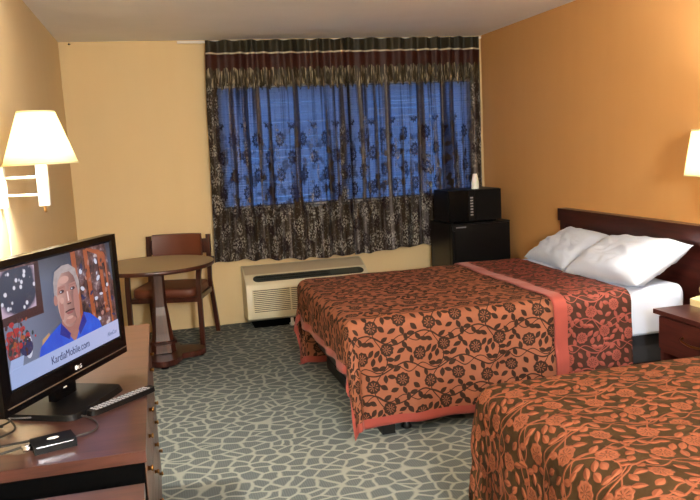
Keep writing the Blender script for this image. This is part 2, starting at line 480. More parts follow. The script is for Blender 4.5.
for pi_, (x0, x1, u0, s) in enumerate(((1.145, 2.36, 0, 1.), (2.335, 3.585, 2.31, 5.))):
    nu, nv = 420, 76
    def f(i, j, x0=x0, x1=x1, s=s, u0=u0):
        t = i / nu; zt = j / nv; zb = .555 + .018 * math.sin(t * 5 + s) + .008 * math.sin(t * 40)
        z = zb + (2.418 - zb) * zt
        x = x0 + (x1 - x0) * t
        if s == 1.: x -= .05 * (1 - zt) * (1 - t) ** 2
        z2 = z + .006 * math.sin(x * 30) * (1 if z > 2.38 else 0)
        return Vector((x + .012 * noise.noise((x * 6, z * 1.4, s)), -.120 - folds(x - x0, z, s), min(z2, 2.432)))
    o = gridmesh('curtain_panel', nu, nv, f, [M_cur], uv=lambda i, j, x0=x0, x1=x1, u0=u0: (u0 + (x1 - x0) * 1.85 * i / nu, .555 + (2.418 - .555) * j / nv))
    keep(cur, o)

# ------------------------------------------------------------------ wall air conditioner
ac = thing('air_conditioner', (1.85, -.18, .06), 'ivory through-wall air conditioner below the curtained window', 'air conditioner')
X0, X1 = 1.322, 2.395
prof = [(0, .07), (-.30, .07), (-.345, .095), (-.355, .14), (-.335, .375), (-.322, .392), (-.21, .452), (-.05, .505), (0, .505)]
bm = bmesh.new(); prism(bm, prof, lambda p: (X0, p[0], p[1]), lambda p: (X1, p[0], p[1]))
keep(ac, finish('housing', bm, M_ptac, bevel=.01, seg=3, auto=.6))
# top plate
def face_pt(a, b, t, x, out=.0):
    A, Bp = Vector((0, *a)), Vector((0, *b)); d = Bp - A; nrm = Vector((0, -d.z, d.y)).normalized()
    if nrm.z < 0: nrm = -nrm
    p = A + d * t + nrm * out; return Vector((x, p.y, p.z))
a_, b_ = (-.322, .392), (-.21, .452)
sl = []
for k in range(16):
    an = PI / 2 + PI * k / 15; sl.append((-1, math.cos(an), math.sin(an)))
for k in range(16):
    an = -PI / 2 + PI * k / 15; sl.append((1, math.cos(an), math.sin(an)))
def slot(rad, out, x0, x1):
    pts = []
    for sgn, c, s in sl:
        cx = x0 + rad if sgn < 0 else x1 - rad
        pts.append(face_pt(a_, b_, .5 + s * rad / .127, cx + c * rad, out))
    return pts
bm = bmesh.new(); pa = [bm.verts.new(p) for p in slot(.044, .0015, X0 + .07, X1 - .03)]; bm.faces.new(pa)
pb = [bm.verts.new(p) for p in slot(.044, -.004, X0 + .07, X1 - .03)]
for i in range(len(pa)): bm.faces.new((pa[i], pb[i], pb[(i + 1) % len(pa)], pa[(i + 1) % len(pa)]))
keep(ac, finish('air_outlet', bm, plain('outlet_dark', rgb(46, 50, 44), .45)))
bm = bmesh.new()
for k in range(2):
    t = .38 + .26 * k
    p, q = face_pt(a_, b_, t, X0 + .1, .0035), face_pt(a_, b_, t, X1 - .35, .0035)
    tube(bm, [p, q], .0028, 6)
keep(ac, finish('outlet_vane', bm, M_blackmetal))
bm = bmesh.new()
pts = [face_pt(a_, b_, .30, X1 - .33, .004), face_pt(a_, b_, .30, X1 - .08, .004), face_pt(a_, b_, .72, X1 - .08, .004), face_pt(a_, b_, .72, X1 - .33, .004)]
bm.faces.new([bm.verts.new(p) for p in pts])
keep(ac, finish('control_panel', bm, plain('control_dark', rgb(60, 66, 58), .3)))
bm = bmesh.new()
pts = [(.01, .015), (.99, .015), (.99, .985), (.01, .985)]
fs = [bm.verts.new(Vector((X0 + (X1 - X0) * u, *(Vector((-.21, .452)).lerp(Vector((-.05, .505)), v) + Vector((-.0008, .0015)))))) for u, v in pts]
bm.faces.new(fs); keep(ac, finish('top_panel', bm, M_ptactop))
# louvres on front face
A, Bq = Vector((0, -.355, .14)), Vector((0, -.335, .375))
bm = bmesh.new(); gx0, gx1 = X0 + .05, X1 - .06
vs = [bm.verts.new(A.lerp(Bq, t) + Vector((x, -.0015, 0))) for x, t in ((gx0, .04), (gx1, .04), (gx1, .86), (gx0, .86))]; bm.faces.new(vs)
keep(ac, finish('grille_backing', bm, M_ptacin))
bm = bmesh.new()
n = 12
for k in range(n + 1):
    p = A.lerp(Bq, .04 + .82 * k / n)
    B(bm, gx0, p.y - .009, p.z - .0045, gx1, p.y + .001, p.z + .0045)
nb = 3
for k in range(nb + 1):
    x = gx0 + (gx1 - gx0) * k / nb
    for (t0, t1) in ((.04, .86),):
        p, q = A.lerp(Bq, t0), A.lerp(Bq, t1)
        vs = [(x - .006, p.y - .0095, p.z), (x + .006, p.y - .0095, p.z), (x + .006, q.y - .0095, q.z), (x - .006, q.y - .0095, q.z)]
        a4 = [bm.verts.new(v) for v in vs]; b4 = [bm.verts.new((v[0], v[1] + .009, v[2])) for v in vs]
        bm.faces.new(a4)
        for i in range(4): bm.faces.new((a4[i], a4[(i + 1) % 4], b4[(i + 1) % 4], b4[i]))
keep(ac, finish('louvre_grille', bm, M_ptac))
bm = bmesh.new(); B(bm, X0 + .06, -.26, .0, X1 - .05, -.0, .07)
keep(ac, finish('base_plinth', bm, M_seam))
for x in (X0 + .38,):
    bm = bmesh.new(); lathe(bm, [(0, 0), (.022, 0), (.026, .02), (.014, .03), (.014, .07), (0, .07)], (x, -.29, 0), 16)
    keep(ac, finish('foot', bm, M_white, smooth=True))

# ------------------------------------------------------------------ mini fridge, microwave, bottle
fx0, fx1, fy0, fy1, fz = 3.03, 3.56, -.70, -.20, .805
fr = thing('mini_fridge', ((fx0 + fx1) / 2, (fy0 + fy1) / 2, 0), 'black mini fridge in the corner behind the far bed', 'fridge')
keep(fr, box('cabinet', (fx0, fy0 + .055, .03), (fx1, fy1, fz - .012), M_blackapp, bevel=.008))
keep(fr, box('door', (fx0, fy0, .04), (fx1, fy0 + .048, fz - .014), M_blackapp, bevel=.012, seg=3))
keep(fr, box('top_panel', (fx0 - .003, fy0 + .002, fz - .012), (fx1 + .003, fy1, fz), M_blackapp, bevel=.004))
keep(fr, box('logo_plate', (fx0 + .04, fy0 - .002, fz - .036), (fx0 + .13, fy0, fz - .026), M_grey, bevel=0))
keep(fr, box('handle', (fx0 + .01, fy0 - .012, fz - .30), (fx0 + .03, fy0, fz - .06), M_black, bevel=.004))
for x in (fx0 + .05, fx1 - .05):
    for y in (fy0 + .08, fy1 - .06):
        bm = bmesh.new(); lathe(bm, [(0, 0), (.02, 0), (.02, .03), (0, .03)], (x, y, 0), 12); keep(fr, finish('foot', bm, M_black))
mx0, mx1, my0, my1, mz0, mz1 = 3.02, 3.49, -.69, -.33, fz + .012, 1.082
mw = thing('microwave', ((mx0 + mx1) / 2, (my0 + my1) / 2, fz), 'black microwave oven standing on top of the mini fridge', 'microwave')
keep(mw, box('casing', (mx0, my0 + .03, mz0), (mx1, my1, mz1), M_blackapp, bevel=.006))
keep(mw, box('door', (mx0, my0, mz0 + .004), (mx0 + .17, my0 + .028, mz1 - .003), M_gloss, bevel=.006))
keep(mw, box('door_frame', (mx0 + .235, my0, mz0 + .004), (mx1, my0 + .028, mz1 - .003), M_black, bevel=.006))
cp = keep(mw, box('control_panel', (mx0 + .172, my0 + .002, mz0 + .004), (mx0 + .233, my0 + .028, mz1 - .003), M_black, bevel=.004))
for r_ in range(7):
    o = box('button', (mx0 + .19, my0 - .0005, mz0 + .05 + r_ * .024), (mx0 + .214, my0 + .003, mz0 + .062 + r_ * .024), M_grey, bevel=0); keep(mw, o)
for x in (mx0 + .04, mx1 - .04):
    for y in (my0 + .06, my1 - .04):
        keep(mw, box('foot', (x - .012, y - .012, fz), (x + .012, y + .012, mz0), M_black, bevel=0))
bm = bmesh.new(); lathe(bm, [(0, 0), (.032, 0), (.034, .01), (.033, .055), (.020, .118), (.018, .128), (0, .128)], (3.315, -.56, mz1), 24)
mb = Mat('white_translucent_plastic'); mb.set(.35); mb.color(rgb(245, 243, 240)); mb.b.inputs['Subsurface Weight'].default_value = .2
tag(finish('air_freshener', bm, mb.m, auto=.9), 'small white tapered air freshener standing on the microwave', 'air freshener')

# ------------------------------------------------------------------ table and chair
tc = (.605, -.965)
tb = thing('pedestal_table', (tc[0], tc[1], 0), 'round taupe-topped pedestal table with dark wood column near the back wall', 'table')
bm = bmesh.new(); lathe(bm, [(0, .708), (.425, .708), (.425, .7265), (0, .7265)], (*tc, 0), 72)
keep(tb, finish('table_top', bm, M_ttop, auto=.5))
bm = bmesh.new(); lathe(bm, [(.424, .698), (.430, .702), (.4305, .724), (.4255, .7272), (.4255, .708), (.41, .698), (.424, .698)], (*tc, 0), 72)
keep(tb, finish('edge_band', bm, M_darkwoodZ, smooth=True))
pc = (.62, -.92)
bm = bmesh.new()
lathe(bm, [(0, .68), (.14, .68), (.14, .708), (0, .708)], (*pc, 0), 32)
keep(tb, finish('mounting_plate', bm, M_darkwoodZ))
bm = bmesh.new()
def sq(w, z): return [(pc[0] + a * w, pc[1] + b * w, z) for a, b in ((-1, -.62), (-.62, -1), (.62, -1), (1, -.62), (1, .62), (.62, 1), (-.62, 1), (-1, .62))]
secs = [(.046, .68), (.046, .50), (.05, .40), (.058, .34), (.073, .20), (.080, .15), (.098, .146), (.098, .128), (.084, .122), (.090, .062)]
rings = [[bm.verts.new(p) for p in sq(w, z)] for w, z in secs]
for a, b in zip(rings, rings[1:]):
    for k in range(8): bm.faces.new((a[k], a[(k + 1) % 8], b[(k + 1) % 8], b[k]))
bm.faces.new(rings[0]); bm.faces.new(rings[-1][::-1])
keep(tb, finish('column', bm, M_darkwoodZ, bevel=.003))
# quatrefoil foot slab
bm = bmesh.new(); pts = []
for k in range(96):
    a = 2 * PI * k / 96; c4 = abs(math.cos(2 * a)); r = .185 + .125 * c4 ** 1.6
    pts.append((pc[0] + r * math.cos(a), pc[1] + r * math.sin(a)))
prism(bm, pts, lambda p: (*p, .018), lambda p: (*p, .058))
keep(tb, finish('base_slab', bm, M_darkwoodZ, bevel=.008, seg=2))
for a in range(4):
    x, y = pc[0] + .26 * math.cos(a * PI / 2), pc[1] + .26 * math.sin(a * PI / 2)
    bm = bmesh.new(); lathe(bm, [(0, 0), (.028, 0), (.03, .018), (0, .018)], (x, y, 0), 16); keep(tb, finish('foot', bm, M_black))

ch = thing('armchair', (.723, -.40, 0), 'brown vinyl armchair with dark wooden frame tucked behind the round table', 'chair')
def L(p): return Vector(p)
def put(p, o): o.parent = p; return o
bm = bmesh.new()
nx, ny = 14, 12
def rounded_pad(bm, cx, cy, cz, hx, hy, hz, e=.35):
    n = 24; m_ = 12; rings = []
    for j in range(m_ + 1):
        ph = -PI / 2 + PI * j / m_; cz_ = math.copysign(abs(math.sin(ph)) ** e, math.sin(ph)); rr = abs(math.cos(ph)) ** e
        rings.append([bm.verts.new(L((cx + hx * rr * math.copysign(abs(math.cos(2 * PI * k / n)) ** e, math.cos(2 * PI * k / n)),
                                      cy + hy * rr * math.copysign(abs(math.sin(2 * PI * k / n)) ** e, math.sin(2 * PI * k / n)), cz + hz * cz_))) for k in range(n)])
    for a, b in zip(rings, rings[1:]):
        for k in range(n): bm.faces.new((a[k], a[(k + 1) % n], b[(k + 1) % n], b[k]))
    bmesh.ops.remove_doubles(bm, verts=bm.verts[:], dist=1e-5)
rounded_pad(bm, 0, -.01, .435, .262, .235, .042, .3)
put(ch, finish('seat', bm, M_vinyl, smooth=True))
bm = bmesh.new()
# back pad, gently curved
nn = 16; sec = []
for k in range(nn + 1):
    x = -.205 + .41 * k / nn; yb = .225 + .035 * (1 - (x / .205) ** 2)
    sec.append((x, yb))
rings = []
for x, y in sec:
    t = .022
    rings.append([bm.verts.new(L(p)) for p in ((x, y - t, .665), (x, y - t - .004, .75), (x, y - t + .01, .845), (x, y + .012, .850), (x, y + t, .84), (x, y + t, .665))])
for a, b in zip(rings, rings[1:]):
    for k in range(6): bm.faces.new((a[k], a[(k + 1) % 6], b[(k + 1) % 6], b[k]))
bm.faces.new(rings[0][::-1]); bm.faces.new(rings[-1])
put(ch, finish('backrest', bm, M_vinyl, bevel=.008, auto=.9))
for s in (-1, 1):
    x = s * .282
    # rear post: leg and back upright in one
    bm = bmesh.new(); sweep(bm, [L((x * .98, .30, 0)), L((x * .95, .255, .25)), L((x * .9, .235, .45)), L((x * .9, .25, .65)), L((x * .9, .27, .835))], .034, .03, (1, 0, 0))
    put(ch, finish('rear_leg', bm, M_darkwoodZ, bevel=.005))
    bm = bmesh.new()
    pth = smooth_path([L((x, .245, .635)), L((x, .10, .655)), L((x, -.10, .645)), L((x, -.195, .60)), L((x, -.225, .50)), L((x, -.23, .3)), L((x, -.235, 0))], 7)
    sweep(bm, pth, .036, .03, (1, 0, 0))
    put(ch, finish('front_leg', bm, M_darkwoodZ, bevel=.005, auto=.6))
bm = bmesh.new()
B(bm, *L((-.265, -.225, .36)), *L((.265, -.198, .40))); B(bm, *L((-.265, .205, .36)), *L((.265, .23, .40)))
B(bm, *L((-.268, -.2, .36)), *L((-.24, .205, .40))); B(bm, *L((.24, -.2, .36)), *L((.268, .205, .40)))
put(ch, finish('seat_frame', bm, M_darkwoodZ, bevel=.003))
put(ch, box('back_rail', tuple(L((-.27, .262, .68))), tuple(L((.27, .285, .80))), M_darkwoodZ))

ch.rotation_euler = (0, 0, math.radians(-18))

# ------------------------------------------------------------------ dressers
DZ = .76
def dresser(y0, y1, label, gap_end):
    d = thing('dresser', (.29, (y0 + y1) / 2, 0), label, 'dresser', 'dressers along the left wall')
    keep(d, box('top', (.012, y0, DZ - .03), (.588, y1, DZ), M_top, bevel=.004))
    bm = bmesh.new(); B(bm, .02, y0 + .006, .05, .560, y1 - .006, DZ - .03); B(bm, .06, y0 + .03, 0, .50, y1 - .03, .05)
    c = keep(d, finish('carcass', bm, M_darkwood))
    if gap_end: keep(d, box('end_panel', (.014, y0 + .001, .03), (.583, y0 + .006, DZ - .031), M_seam, bevel=0))
    n = 3; w = (y1 - y0 - .03) / n
    for i in range(n):
        for j in range(3):
            ya, za = y0 + .015 + i * w, .07 + j * .218
            dr = box('drawer', (.560, ya + .004, za + .003), (.584, ya + w - .004, za + .212), M_front, bevel=.005)
            keep(d, dr)
            for q in (.25, .75):
                bm = bmesh.new()
                lathe(bm, [(0, 0), (.007, 0), (.005, .008), (.009, .010), (.008, .014), (0, .016)], (0, 0, 0), 14)
                for v in bm.verts: v.co = Vector((.584 + v.co.z, ya + w * q + v.co.x, za + .15 + v.co.y))
                k = finish('knob', bm, M_brass, smooth=True)
                k.parent = dr
    return d
dresser(-4.665, -3.16, 'long dark wood dresser against the left wall with the television on it', True)
dresser(-6.15, -4.86, 'dresser top nearest the camera at the bottom left corner', False)

# ------------------------------------------------------------------ television
S = .66; sw, sh = .8716 * S, .4903 * S
yaw, tilt = 1.113, .012
dL = Vector((-math.cos(yaw), -math.sin(yaw), 0)); nT = Vector((math.sin(yaw), -math.cos(yaw), 0))
upT = Vector((0, 0, 1)) * math.cos(tilt) - nT * math.sin(tilt)
nTT = dL.cross(upT); nTT = nTT if nTT.dot(nT) > 0 else -nTT
BRs = Vector((.502, -3.925, .894))
MT = Matrix((( -dL.x, upT.x, nTT.x, (BRs + dL * sw).x), (-dL.y, upT.y, nTT.y, (BRs + dL * sw).y), (-dL.z, upT.z, nTT.z, (BRs + dL * sw).z), (0, 0, 0, 1)))
# TV local frame: x to the right along the screen, y up, z out of the screen; origin = screen lower left
ctr = MT @ Vector((sw / 2, 0, -.05)); tvbase = Vector((ctr.x, ctr.y, DZ))
tv = thing('television', tvbase, 'black flatscreen television on the dresser showing a man in a blue shirt', 'television')
def TV(o): return keep(tv, o)
bz, bt, bb = .040, .024, .066
bm = bmesh.new()
out = [(-bz, -bb), (sw + bz, -bb), (sw + bz, sh + bt), (-bz, sh + bt)]; inn = [(0, 0), (sw, 0), (sw, sh), (0, sh)]
zf = .006
vo_ = [bm.verts.new(MT @ Vector((*p, zf - .003))) for p in out]; vi_ = [bm.verts.new(MT @ Vector((*p, 0))) for p in inn]
vm_ = [bm.verts.new(MT @ Vector((p[0] + (-.006 if p[0] <= 0 else .006), p[1] + (-.006 if p[1] <= 0 else .006), zf))) for p in inn]
vb_ = [bm.verts.new(MT @ Vector((*p, -.035))) for p in out]
for i in range(4):
    j = (i + 1) % 4
    bm.faces.new((vo_[i], vo_[j], vm_[j], vm_[i])); bm.faces.new((vm_[i], vm_[j], vi_[j], vi_[i])); bm.faces.new((vb_[i], vb_[j], vo_[j], vo_[i]))
bm.faces.new(vb_[::-1])
TV(finish('bezel', bm, M_gloss, bevel=.003))
bm = bmesh.new(); B(bm, .03, .0, -.085, sw - .03, sh - .03, -.035, M=MT)
TV(finish('rear_housing', bm, M_black, bevel=.02, seg=3))
bm = bmesh.new(); B(bm, -bz + .012, -.046, .0045, sw + bz - .004, -.0435, .0075, M=MT)
TV(finish('accent_line', bm, plain('bronze_line', rgb(120, 105, 90), .35, metal=.6)))
# stand
bm = bmesh.new(); B(bm, sw / 2 - .055, -.115, -.055, sw / 2 + .055, .03, -.03, M=MT)
TV(finish('stand_neck', bm, M_gloss, bevel=.006))
Mb = Matrix.Translation(tvbase) @ Matrix.Rotation(yaw, 4, 'Z')
bm = bmesh.new(); pts = []
for k in range(48):
    a = 2 * PI * k / 48; c, s = math.cos(a), math.sin(a)
    pts.append((.150 * math.copysign(abs(c) ** .22, c) - .012, .118 * math.copysign(abs(s) ** .25, s) - .03))
prism(bm, pts, lambda p: Mb @ Vector((p[0], p[1], 0.0)), lambda p: Mb @ Vector((p[0] * .97, p[1] * .95, .016)))
TV(finish('stand_base', bm, M_black, bevel=.003))
# screen picture, flat coloured shapes of the broadcast
def emis(name, stops_or_c, strength=1.0, nz=0, spots=None):
    m = Mat(name); m.set(.15, spec=.3); m.color((.01, .01, .01, 1))
    uv = m.coord('UV')
    if spots: c = spots(m, uv)
    elif nz: c = m.mix(m.noise(uv, nz, 3, .6), *stops_or_c)
    else: c = stops_or_c
    if isinstance(c, tuple): m.b.inputs['Emission Color'].default_value = c
    else: m.l(c, m.b.inputs['Emission Color'])
    m.b.inputs['Emission Strength'].default_value = strength * (.40 if name.startswith('screen') else 1)
    return m.m
def shelf_bg(m, uv):
    x, y, _ = m.sep(uv)
    n = m.noise(m.coord('UV', (14, 7, 1)), 1, 4, .7)
    c = m.ramp(n, [(.38, rgb(36, 26, 34)), (.5, rgb(92, 58, 52)), (.6, rgb(120, 92, 100)), (.68, rgb(200, 180, 180))])
    return c
def wall_bg(m, uv):
    x, y, _ = m.sep(uv)
    c = m.mix(V.m('MULTIPLY_ADD', x, 3, -.6, clamp=True), rgb(112, 120, 146), rgb(70, 78, 100))
    return m.mix((y - .9).step(.1) * .6, c, rgb(60, 56, 60))
def paint(m, uv):
    x, y, _ = m.sep(uv)
    n = m.noise(m.coord('UV', (6, 3.2, 1)), 1, 3, .5)
    dd = ((x - .13) * (x - .13) * 30 + (y - .80) * (y - .80) * 12)
    k = (.62 - dd + (n - .5) * 1.2).step(.1)
    vo = m.n('ShaderNodeTexVoronoi'); m.l(m.coord('UV', (26, 14, 1)), vo.inputs['Vector']); vo.inputs['Scale'].default_value = 1
    fl = (.26 - V(vo.outputs['Distance'])).step(.06)
    return m.mix(k, m.mix(n, rgb(176, 152, 180), rgb(206, 182, 202)), m.mix(fl, rgb(44, 52, 78), rgb(225, 225, 240)))
def flowersf(m, uv):
    n = m.noise(m.coord('UV', (22, 12, 1)), 1, 3, .6)
    return m.ramp(n, [(.36, rgb(40, 46, 60)), (.46, rgb(150, 40, 44)), (.55, rgb(90, 70, 80)), (.64, rgb(206, 90, 84)), (.74, rgb(150, 160, 190))])
def facef(m, uv):
    x, y, _ = m.sep(uv)
    n = m.noise(m.coord('UV', (14, 8, 1)), 1, 2, .5)
    c = m.mix((x - .52).step(.07), rgb(214, 170, 160), rgb(138, 94, 90))
    return m.mix(n * .35, c, rgb(90, 56, 56))
def shirtf(m, uv):
    n = m.noise(m.coord('UV', (18, 6, 1)), 1, 2)
    return m.mix(n, rgb(12, 50, 190), rgb(30, 104, 236))
def barf(m, uv):
    x, y, _ = m.sep(uv)
    return m.mix(x.step(1), rgb(130, 164, 214), rgb(176, 182, 222))
mats_tv = {
    'wall': emis('screen_wall', None, 1, spots=wall_bg), 'shelf': emis('screen_shelf', None, 1, spots=shelf_bg),
    'post': emis('screen_post', (rgb(146, 68, 36), rgb(182, 98, 58)), 1, 9), 'frame': emis('screen_frame', (rgb(52, 28, 34), rgb(66, 34, 36)), 1, 5),
    'paint': emis('screen_painting', None, 1, spots=paint), 'flow': emis('screen_flowers', None, 1, spots=flowersf),
    'hair': emis('screen_hair', (rgb(138, 124, 128), rgb(198, 184, 184)), 1, 20), 'face': emis('screen_face', None, 1, spots=facef),
    'dark': emis('screen_dark', rgb(70, 40, 44), 1), 'shirt': emis('screen_shirt', None, 1, spots=shirtf),
    'bar': emis('screen_caption_bar', None, 1.05, spots=barf), 'ink': emis('screen_ink', rgb(34, 42, 90), 1),
    'red': emis('screen_red', rgb(170, 48, 52), 1), 'green': emis('screen_leaf', rgb(40, 56, 60), 1), 'soft': emis('screen_soft', rgb(208, 160, 150), 1), 'lip': emis('screen_lip', rgb(150, 84, 86), 1), 'neck': emis('screen_neck', (rgb(150, 98, 92), rgb(178, 122, 112)), 1, 12),
    'lit': emis('screen_highlight', rgb(236, 204, 200), 1), 'collar': emis('screen_collar', rgb(10, 34, 140), 1), 'pale': emis('screen_pale', rgb(206, 208, 228), 1),
    'tan': emis('screen_tan', rgb(190, 150, 110), 1), 'mid': emis('screen_face_shade', rgb(176, 124, 116), 1)}
keys = list(mats_tv)
bm = bmesh.new(); uvl = bm.loops.layers.uv.new('UVMap'); layer = [0.0]
def poly(key, pts):
    layer[0] += .00002
    f = bm.faces.new([bm.verts.new(MT @ Vector((min(max(p[0], 0), 1) * sw, min(max(p[1], 0), 1) * sh, .0004 + layer[0]))) for p in pts])
    f.material_index = keys.index(key)
    for lp, p in zip(f.loops, pts): lp[uvl].uv = (min(max(p[0], 0), 1), min(max(p[1], 0), 1))
def ell(key, cx, cy, rx, ry, n=20, a0=0, a1=2 * PI, rot=0):
    P = []
    for k in range(n):
        a = a0 + (a1 - a0) * k / n; x, y = rx * math.cos(a), ry * math.sin(a)
        P.append((cx + x * math.cos(rot) - y * math.sin(rot) * .56, cy + y * math.cos(rot) + x * math.sin(rot) * 1.78))
    poly(key, P)
def R(key, x0, y0, x1, y1): poly(key, [(x0, y0), (x1, y0), (x1, y1), (x0, y1)])
R('wall', 0, 0, 1, 1); R('shelf', .60, .1, 1, 1)
poly('wall', [(.95, 1), (1, 1), (1, .6), (.985, .62)])
R('frame', 0, .53, .315, 1); poly('paint', [(0, .60), (.262, .615), (.278, .975), (.12, 1), (0, 1)])
R('shelf', 0, .985, .30, 1)
q_ = random.Random(5)
ell('pale', .165, .30, .03, .11); ell('ink', .15, .29, .05, .07); ell('flow', .055, .31, .05, .10)
for k in range(70):
    cx, cy2 = q_.gauss(.085, .05), q_.gauss(.38, .07)
    ell(q_.choice(['red', 'red', 'green', 'dark', 'flow', 'post', 'green']), cx, cy2, q_.uniform(.006, .018), q_.uniform(.010, .028), 7, rot=q_.random() * 3)
for x, y in ((.055, .53), (.115, .545), (.09, .47), (.03, .46)):
    poly('green', [(x - .002, y), (x + .002, y), (.085, .36), (.08, .36)]); ell('red' if x != .115 else 'dark', x, y, .02, .022, 9)
poly('bar', [(0, .14), (.1, .14), (.12, .24), (.02, .24)])
for (x0, y0, x1, y1, w_) in ((.635, .1, .615, 1, .022), (.765, .15, .735, .99, .020), (.90, .3, .868, .95, .017), (.95, .15, .93, .84, .010)):
    poly('post', [(x0 - w_, y0), (x0 + w_, y0), (x1 + w_, y1), (x1 - w_, y1)])
poly('post', [(.735, .985), (.87, .90), (.93, .80), (.93, .88), (.87, .955), (.75, 1)]); ell('post', .9, .87, .035, .06)
for k in range(46):
    ell(q_.choice(['pale', 'dark', 'neck', 'mid', 'dark', 'ink']), q_.uniform(.66, .97), q_.uniform(.25, .9), q_.uniform(.006, .018), q_.uniform(.012, .04), 8, rot=q_.random() * 3)
poly('tan', [(.25, .14), (.27, .30), (.33, .34), (.36, .2)])
# man
poly('neck', [(.45, .40), (.62, .42), (.64, .16), (.44, .16)])
poly('shirt', [(.22, .12), (.25, .24), (.33, .31), (.44, .38), (.50, .24), (.55, .15), (.60, .26), (.655, .40), (.72, .36), (.80, .26), (.84, .12)])
poly('collar', [(.44, .38), (.42, .28), (.50, .20), (.515, .25)]); poly('collar', [(.655, .40), (.675, .30), (.60, .20), (.59, .26)])
ell('hair', .525, .68, .118, .205, 28); ell('face', .525, .585, .098, .275, 32)
poly('hair', [(.41, .76), (.43, .86), (.50, .90), (.56, .90), (.62, .84), (.638, .70), (.615, .68), (.60, .77), (.56, .83), (.49, .83), (.445, .76), (.43, .62), (.412, .62)])
ell('mid', .415, .60, .016, .05); ell('mid', .60, .52, .028, .16); ell('mid', .46, .50, .02, .1)
ell('soft', .505, .765, .045, .035); ell('soft', .47, .58, .018, .03)
for ex in (.475, .575):
    poly('mid', [(ex - .04, .64), (ex + .036, .645), (ex + .032, .72), (ex - .03, .715)])
    poly('neck', [(ex - .032, .702), (ex + .03, .706), (ex + .034, .694), (ex - .03, .690)]); ell('dark', ex, .662, .022, .016); ell('pale', ex - .008, .662, .007, .008)
poly('mid', [(.512, .66), (.538, .66), (.556, .545), (.53, .522), (.505, .545)]); poly('lit', [(.518, .65), (.529, .65), (.534, .56), (.522, .556)]); poly('dark', [(.508, .538), (.55, .538), (.545, .526), (.515, .526)])
poly('dark', [(.485, .468), (.525, .478), (.575, .470), (.57, .458), (.525, .462), (.49, .456)]); poly('lip', [(.492, .455), (.568, .457), (.55, .435), (.51, .434)])
ell('mid', .53, .37, .05, .03); ell('soft', .525, .40, .03, .014)
# caption
poly('bar', [(0, 0), (1, 0), (1, .185), (0, .155)])
scr = finish('screen', bm, [mats_tv[k] for k in keys]); TV(scr)
for p in scr.data.polygons: pass
def text(s, size, M, mat, name, parent, ext=.0002, sx=1, align='LEFT'):
    c = bpy.data.curves.new(name, 'FONT'); c.body = s; c.size = size; c.extrude = ext; c.align_x = align
    t = bpy.data.objects.new(name, c); COL.objects.link(t)
    dg = bpy.context.evaluated_depsgraph_get(); me = bpy.data.meshes.new_from_object(t.evaluated_get(dg))
    bpy.data.objects.remove(t)
    for v in me.vertices: v.co = M @ Vector((v.co.x * sx, v.co.y, v.co.z))
    me.materials.clear(); o = link(name, me, None, mat); keep(parent, o); return o
M_mark = plain('silver_print', rgb(215, 215, 220), .5)
text('KardiaMobile.com', .033, MT @ Matrix.Translation((.315 * sw, .05 * sh, .0055)), mats_tv['ink'], 'screen_caption', tv, sx=.85)
text('AliveCor', .019, MT @ Matrix.Translation((.865 * sw, .055 * sh, .0055)), emis('screen_logo_ink', rgb(96, 110, 150), 1), 'screen_logo', tv, sx=.85)
text('LG', .017, MT @ Matrix.Translation((.532 * sw, -.034, .008)), M_mark, 'maker_mark', tv)
bm = bmesh.new(); cc = MT @ Vector((.520 * sw, -.028, .0065))
for k in range(1):
    pts = [bm.verts.new(cc + (-dL) * .0075 * math.cos(a) + upT * .0075 * math.sin(a)) for a in [2 * PI * i / 20 for i in range(20)]]; bm.faces.new(pts)
TV(finish('maker_badge', bm, M_mark))
# rating sticker on neck
bm = bmesh.new(); B(bm, sw / 2 - .012, -.086, -.03, sw / 2 + .004, -.068, -.0288, M=MT); TV(finish('stand_sticker', bm, M_white))

# cables
M_cable = plain('black_cable', rgb(10, 10, 10), .4)
def cable(name, pts, r, mat, label, cat, group=None):
    bm = bmesh.new(); tube(bm, smooth_path(pts, 8), r, 8); return tag(finish(name, bm, mat, smooth=True), label, cat, group)
z = DZ + .004
cable('power_cable', [(.30, -4.55, z + .012), (.22, -4.56, z), (.13, -4.59, z), (.06, -4.60, z)], .0035, M_cable, 'thin black cable running left from the adapter box', 'cable')
cable('video_cable', [(.31, -4.53, z + .016), (.21, -4.53, z + .008), (.12, -4.55, z + .006), (.05, -4.55, z + .004)], .0035, M_cable, 'second black cable just behind the one running to the adapter box', 'cable')
cable('grey_cable', [(.40, -4.52, z + .006), (.45, -4.47, z), (.45, -4.40, z), (.40, -4.33, z), (.30, -4.30, z), (.20, -4.33, z + .02), (.16, -4.38, z + .06)], .0028, plain('grey_cable', rgb(50, 48, 48), .4), 'thin looping cable on the dresser between adapter box and television stand', 'cable')
cable('coiled_cable', [(.17, -4.30, z + .02), (.22, -4.36, z + .02), (.17, -4.44, z + .03), (.12, -4.38, z + .045), (.19, -4.33, z + .03), (.24, -4.42, z + .012), (.15, -4.48, z + .01), (.11, -4.41, z + .03), (.20, -4.36, z + .006)], .0032, M_cable, 'tangled black cable bundle under the left end of the television', 'cable')
